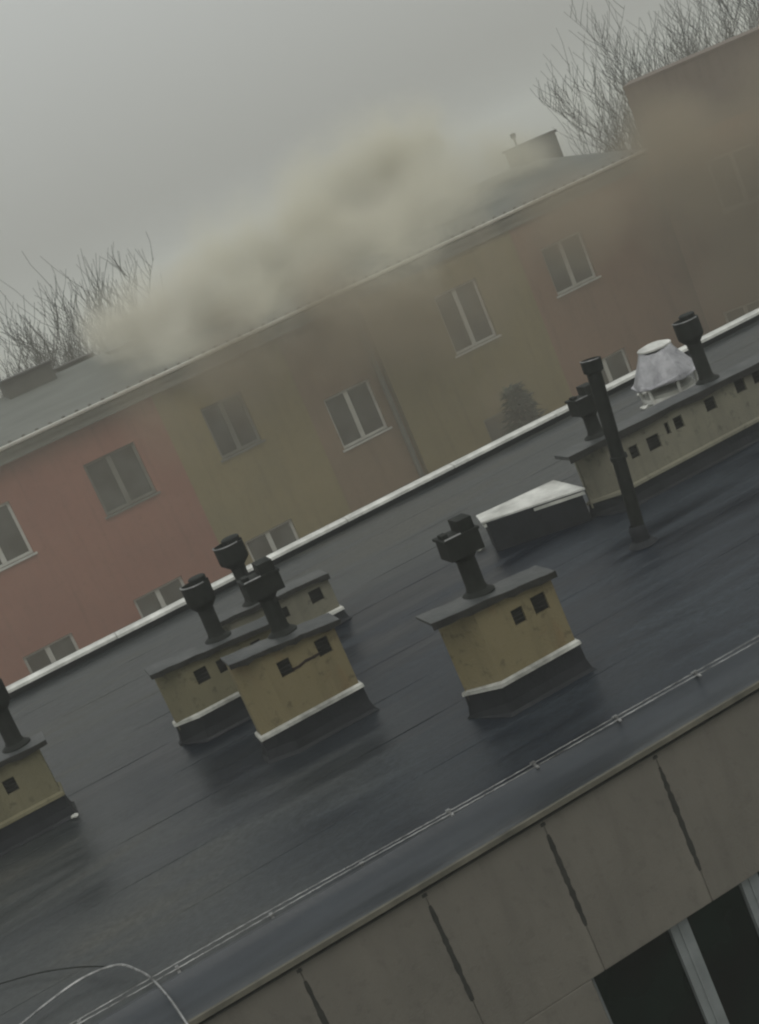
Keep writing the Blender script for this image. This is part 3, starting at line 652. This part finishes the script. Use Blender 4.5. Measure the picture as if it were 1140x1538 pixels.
# ------------------------------------------------------------------ bare trees
def bare_tree(name, loc, H, spread, seed, label, lean=0.0, low=.45):
    rr = random.Random(seed); t = tag(empty(name, loc), label, 'tree', 'bare trees behind the far block')
    tb = bmesh.new(); cb = bmesh.new()
    def grow(bm, p, d, ln, r, lvl):
        n = 4 if lvl < 3 else 3; pts = [p.copy()]; rads = [r]; q = p.copy(); dd = d.copy()
        for i in range(n):
            dd = (dd + Vector((rr.uniform(-.26, .26), rr.uniform(-.26, .26), .10 + .02 * lvl))).normalized(); q = q + dd * (ln / n); pts.append(q.copy()); rads.append(max(.008, r * (1 - .75 * (i + 1) / n)))
        tube(bm, pts, rads, 5 if lvl < 2 else 3, cap=False)
        if lvl >= 4: return
        kids = ((8, 8, 7, 6) if loc[0] < 20 else (6, 6, 6, 5))[lvl] + rr.randrange(2)
        for k in range(kids):
            f = .25 + .75 * (k + rr.random()) / kids; i = min(n - 1, int(f * n)); base = pts[i].lerp(pts[i + 1], min(1, f * n - i)) if i < n else pts[-1]
            az = rr.uniform(0, 2 * math.pi); up = rr.uniform(.25, 1.3) + .1 * lvl
            nd = (Vector((math.cos(az), math.sin(az), 0)) * (.85 if lvl else spread) + Vector((0, 0, up)) + dd * .5).normalized()
            grow(bm if lvl else cb, base, nd, ln * (rr.uniform(.40, .62) if rr.random() < .85 else .8), max(.013, rads[i] * .5), lvl + 1)
    base = Vector((0, 0, 0)); d = Vector((lean, 0, 1)).normalized()
    pts = [base + d * (H * low * i / 4) + Vector((rr.uniform(-.1, .1), 0, 0)) * i for i in range(5)]
    tube(tb, pts, [.28, .24, .21, .18, .16], 9)
    for k in range(6):
        a = 2 * math.pi * k / 6 + rr.uniform(-.3, .3)
        b0 = pts[3].lerp(pts[4], rr.random())
        grow(cb, b0, Vector((math.cos(a) * spread, math.sin(a) * spread, rr.uniform(1.0, 1.6))).normalized(), H * (1 - low) * rr.uniform(.62, .85), .10, 1)
    grow(cb, pts[4], Vector((lean, 0, 1)).normalized(), H * (1 - low) * .85, .12, 1)
    zs = sorted(v.co.z for v in cb.verts); k = H / zs[int(len(zs) * .997)]
    for bm_ in (tb, cb):
        for v in bm_.verts: v.co.z *= k
    build('trunk', tb, M['bark'], t, smooth=True); build('crown', cb, M['bark'], t)
for i, (x, y, H, s, lab, lo) in enumerate([
        (-1.6, 47, 19.2, .9, 'bare tree cut by the left edge of the photo, lowest of the bare trees', .6), (5.6, 50, 20.2, .9, 'bare tree behind the left far chimneys, standing farthest back', .62),
        (1.4, 47, 19.3, .9, 'bare tree behind the far roof at the left edge of the photo', .62), (3.9, 48, 19.9, .95, 'bare tree behind the far roof, second from the left edge', .62),
        (7.6, 49, 20.9, .8, 'bare tree with upright twigs just left of the smoke plume', .64), (28.6, 47, 20.9, .7, 'bare tree just right of the far chimney with the mast', .68),
        (31.6, 48, 22.9, .6, 'tall upright bare tree behind the top left corner of the taller block', .62), (33.9, 47, 23.6, .6, 'bare tree behind the middle of the taller block roof', .62), (37.0, 48, 24.0, .6, 'bare tree at the top right corner of the photo', .62)]):
    bare_tree('bare_tree', (x, y, 0), H, s, 20 + i, lab, low=lo)

t = tag(empty('conifer_tree', (11.95, 28.3, 0)), 'dark narrow conifer top in front of the ochre facade, just above the parapet', 'tree')
b = bmesh.new(); tube(b, [(0, 0, 0), (0, 0, 8), (0, 0, 13.9)], [.16, .10, .02], 8); build('trunk', b, M['bark'], t, smooth=True)
b = bmesh.new(); rr = random.Random(5)
for i in range(9000):
    h = rr.uniform(3.5, 14.3); rad = (14.7 - h) * .42 * rr.uniform(.2, 1.0) + .05; a = rr.uniform(0, 2 * math.pi)
    c = Vector((rad * math.cos(a), rad * math.sin(a), h - rad * .25)); d = Vector((math.cos(a), math.sin(a), rr.uniform(-.5, .3))).normalized(); sd_ = Vector((-math.sin(a), math.cos(a), rr.uniform(-.4, .4)))
    ln = rr.uniform(.1, .26)
    vs = [b.verts.new(p) for p in (c - d * ln, c + sd_ * .035, c + d * ln * .8, c - sd_ * .035)]; b.faces.new(vs)
build('crown', b, M['needles'], t)

# ------------------------------------------------------------------ smoke: lumpy hulls, each filled with billowing density
def smoke(name, blobs, color, dens, nscale, label, thr=(.42, .62), absorb=(0.5, 0.5, 0.5)):
    b = bmesh.new()
    for (x, y, z, r, *_) in blobs:
        s = bmesh.ops.create_icosphere(b, subdivisions=3, radius=r * 1.12); bmesh.ops.translate(b, verts=s['verts'], vec=(x, y, z))
    mt = bpy.data.materials.new(name); mt.use_nodes = True; n = mt.node_tree.nodes; l = mt.node_tree.links; n.clear()
    g = n.new('ShaderNodeTexCoord'); pos = g.outputs['Object']
    warp = n.new('ShaderNodeTexNoise'); warp.inputs['Scale'].default_value = nscale * .7; warp.inputs['Detail'].default_value = 4; l.new(pos, warp.inputs['Vector'])
    sub = n.new('ShaderNodeVectorMath'); sub.operation = 'SUBTRACT'; l.new(warp.outputs['Color'], sub.inputs[0]); sub.inputs[1].default_value = (.5, .5, .5)
    mad = n.new('ShaderNodeVectorMath'); mad.operation = 'MULTIPLY_ADD'; l.new(sub.outputs[0], mad.inputs[0]); mad.inputs[1].default_value = (2.6, 2.6, 2.6); l.new(pos, mad.inputs[2])
    acc = None
    for (x, y, z, r, k) in blobs:
        ds = n.new('ShaderNodeVectorMath'); ds.operation = 'DISTANCE'; l.new(mad.outputs[0], ds.inputs[0]); ds.inputs[1].default_value = (x, y, z)
        mr = n.new('ShaderNodeMapRange'); mr.interpolation_type = 'SMOOTHSTEP'; l.new(ds.outputs['Value'], mr.inputs['Value'])
        mr.inputs['From Min'].default_value = r; mr.inputs['From Max'].default_value = r * .05; mr.inputs['To Min'].default_value = 0; mr.inputs['To Max'].default_value = k
        if acc is None: acc = mr.outputs[0]
        else:
            a = n.new('ShaderNodeMath'); a.operation = 'ADD'; l.new(acc, a.inputs[0]); l.new(mr.outputs[0], a.inputs[1]); acc = a.outputs[0]
    mi = n.new('ShaderNodeMath'); mi.operation = 'MINIMUM'; l.new(acc, mi.inputs[0]); mi.inputs[1].default_value = 1.0
    no = n.new('ShaderNodeTexNoise'); no.inputs['Scale'].default_value = nscale; no.inputs['Detail'].default_value = 7; no.inputs['Roughness'].default_value = .68; l.new(mad.outputs[0], no.inputs['Vector'])
    mr2 = n.new('ShaderNodeMapRange'); mr2.interpolation_type = 'SMOOTHSTEP'; l.new(no.outputs['Fac'], mr2.inputs['Value']); mr2.inputs['From Min'].default_value = thr[0]; mr2.inputs['From Max'].default_value = thr[1]
    mr2.inputs['To Min'].default_value = .12
    mu = n.new('ShaderNodeMath'); mu.operation = 'MULTIPLY'; l.new(mi.outputs[0], mu.inputs[0]); l.new(mr2.outputs[0], mu.inputs[1])
    m2 = n.new('ShaderNodeMath'); m2.operation = 'MULTIPLY'; l.new(mu.outputs[0], m2.inputs[0]); m2.inputs[1].default_value = dens
    pv = n.new('ShaderNodeVolumePrincipled'); pv.inputs['Color'].default_value = (*color, 1); pv.inputs['Anisotropy'].default_value = 0.15
    l.new(m2.outputs[0], pv.inputs['Density'])
    out = n.new('ShaderNodeOutputMaterial'); l.new(pv.outputs[0], out.inputs['Volume'])
    o = build(name, b, mt)
    rm = o.modifiers.new('hull', 'REMESH'); rm.mode = 'VOXEL'; rm.voxel_size = .35
    try: mt.cycles.volume_step_rate = .5
    except Exception: pass
    tag(o, label, 'smoke', kind='stuff')
    return o
smoke('smoke', [(5.0, 33.2, 18.6, 1.2, 1), (5.7, 33.8, 18.9, 1.7, 1), (5.4, 31.6, 17.9, 1.3, 1), (7.2, 34.3, 19.0, 2.0, .9), (8.8, 34.2, 19.2, 2.2, .9), (10.0, 33.4, 18.6, 2.0, .9), (11.2, 34.3, 19.4, 2.2, .9), (12.6, 35.1, 19.8, 2.3, 1), (14.4, 35.3, 19.6, 2.4, 1), (16.0, 35.4, 19.2, 2.2, .9),
                (17.8, 35.4, 18.7, 1.6, .6), (11.6, 32.6, 18.3, 2.0, .8), (13.6, 33.0, 18.4, 1.9, .8), (8.4, 32.2, 18.1, 1.7, .7), (10.0, 30.6, 17.8, 1.5, .9), (11.6, 30.7, 17.8, 1.5, .9), (8.2, 30.6, 17.6, 1.4, .8), (13.2, 31.0, 17.9, 1.3, .7), (15.6, 33.4, 18.3, 1.6, .6), (6.4, 30.6, 17.4, 1.2, .5)],
      (.97, .94, .81), 1.9, .40, 'cream smoke billowing above the far roof', thr=(.40, .62))
smoke('smoke', [(5.2, 33.6, 18.5, 1.25, 1), (5.8, 33.8, 18.8, 1.7, 1), (7.0, 33.6, 18.7, 1.7, .9), (5.6, 32.0, 17.9, 1.3, .7)],
      (.98, .95, .84), 1.5, .6, 'bright low smoke curling over the far roof just right of the left bare trees', thr=(.30, .62))
smoke('smoke', [(7.0, 29.6, 17.0, 1.8, .8), (9.6, 29.6, 17.0, 2.0, 1.0), (11.2, 29.6, 16.6, 1.7, .7), (12.9, 29.6, 16.6, 1.7, .45), (15.6, 29.5, 17.0, 1.9, .6), (18.2, 29.0, 17.0, 2.3, 1), (19.2, 30.0, 17.9, 1.7, .9), (20.5, 28.6, 16.2, 2.5, 1), (21.3, 28.6, 17.5, 2.0, 1), (23.4, 27.2, 17.0, 2.4, 1), (19.4, 28.6, 14.0, 2.2, .8), (22.5, 26.8, 15.0, 2.4, .8), (24.5, 27.0, 17.4, 2.0, 1), (12.2, 29.3, 14.0, 1.3, .5), (4.4, 29.2, 16.8, 1.5, .4)],
      (.50, .43, .32), 1.0, .40, 'thin brownish smoke drifting down across the far facades', thr=(.25, .6))
def veil(blobs, dens, color, label):
    b = bmesh.new()
    for (x, y, z, r) in blobs:
        q = bmesh.ops.create_icosphere(b, subdivisions=4, radius=r); bmesh.ops.translate(b, verts=q['verts'], vec=(x, y, z))
    mt = bpy.data.materials.new('smoke_veil'); mt.use_nodes = True; n = mt.node_tree.nodes; n.clear()
    pv = n.new('ShaderNodeVolumePrincipled'); pv.inputs['Density'].default_value = dens; pv.inputs['Color'].default_value = (*color, 1)
    out = n.new('ShaderNodeOutputMaterial'); mt.node_tree.links.new(pv.outputs[0], out.inputs['Volume'])
    o = build('smoke', b, mt); rm = o.modifiers.new('hull', 'REMESH'); rm.mode = 'VOXEL'; rm.voxel_size = .5
    sm = o.modifiers.new('soften', 'SMOOTH'); sm.iterations = 30; sm.factor = .7
    return tag(o, label, 'smoke', kind='stuff')
veil([(-6, 26, 14, 4.8), (-1, 26, 15.5, 4.8), (4, 26, 15.5, 4.8), (9, 26, 15.5, 4.8), (14, 26, 15.5, 4.8), (19, 26, 15.5, 4.8), (24, 26, 15.5, 4.8), (-4, 26, 9, 4.8), (3, 26, 9, 4.8), (10, 26, 9, 4.8), (17, 26, 9, 4.8), (24, 26, 9, 4.8)], .020, (.92, .86, .72), 'faint pale veil of smoke hanging between the near roof and the far facades')
# ------------------------------------------------------------------ haze
bm = one_box(-1800, 1800, -400, 2700, -1, 27)
hm = bpy.data.materials.new('haze'); hm.use_nodes = True; n = hm.node_tree.nodes; n.clear()
pv = n.new('ShaderNodeVolumePrincipled'); pv.inputs['Density'].default_value = .0030; pv.inputs['Color'].default_value = (.96, .97, .92, 1)
out = n.new('ShaderNodeOutputMaterial'); hm.node_tree.links.new(pv.outputs[0], out.inputs['Volume'])
tag(build('haze', bm, hm), 'thin grey haze filling the air over the roofs', 'haze', kind='stuff')
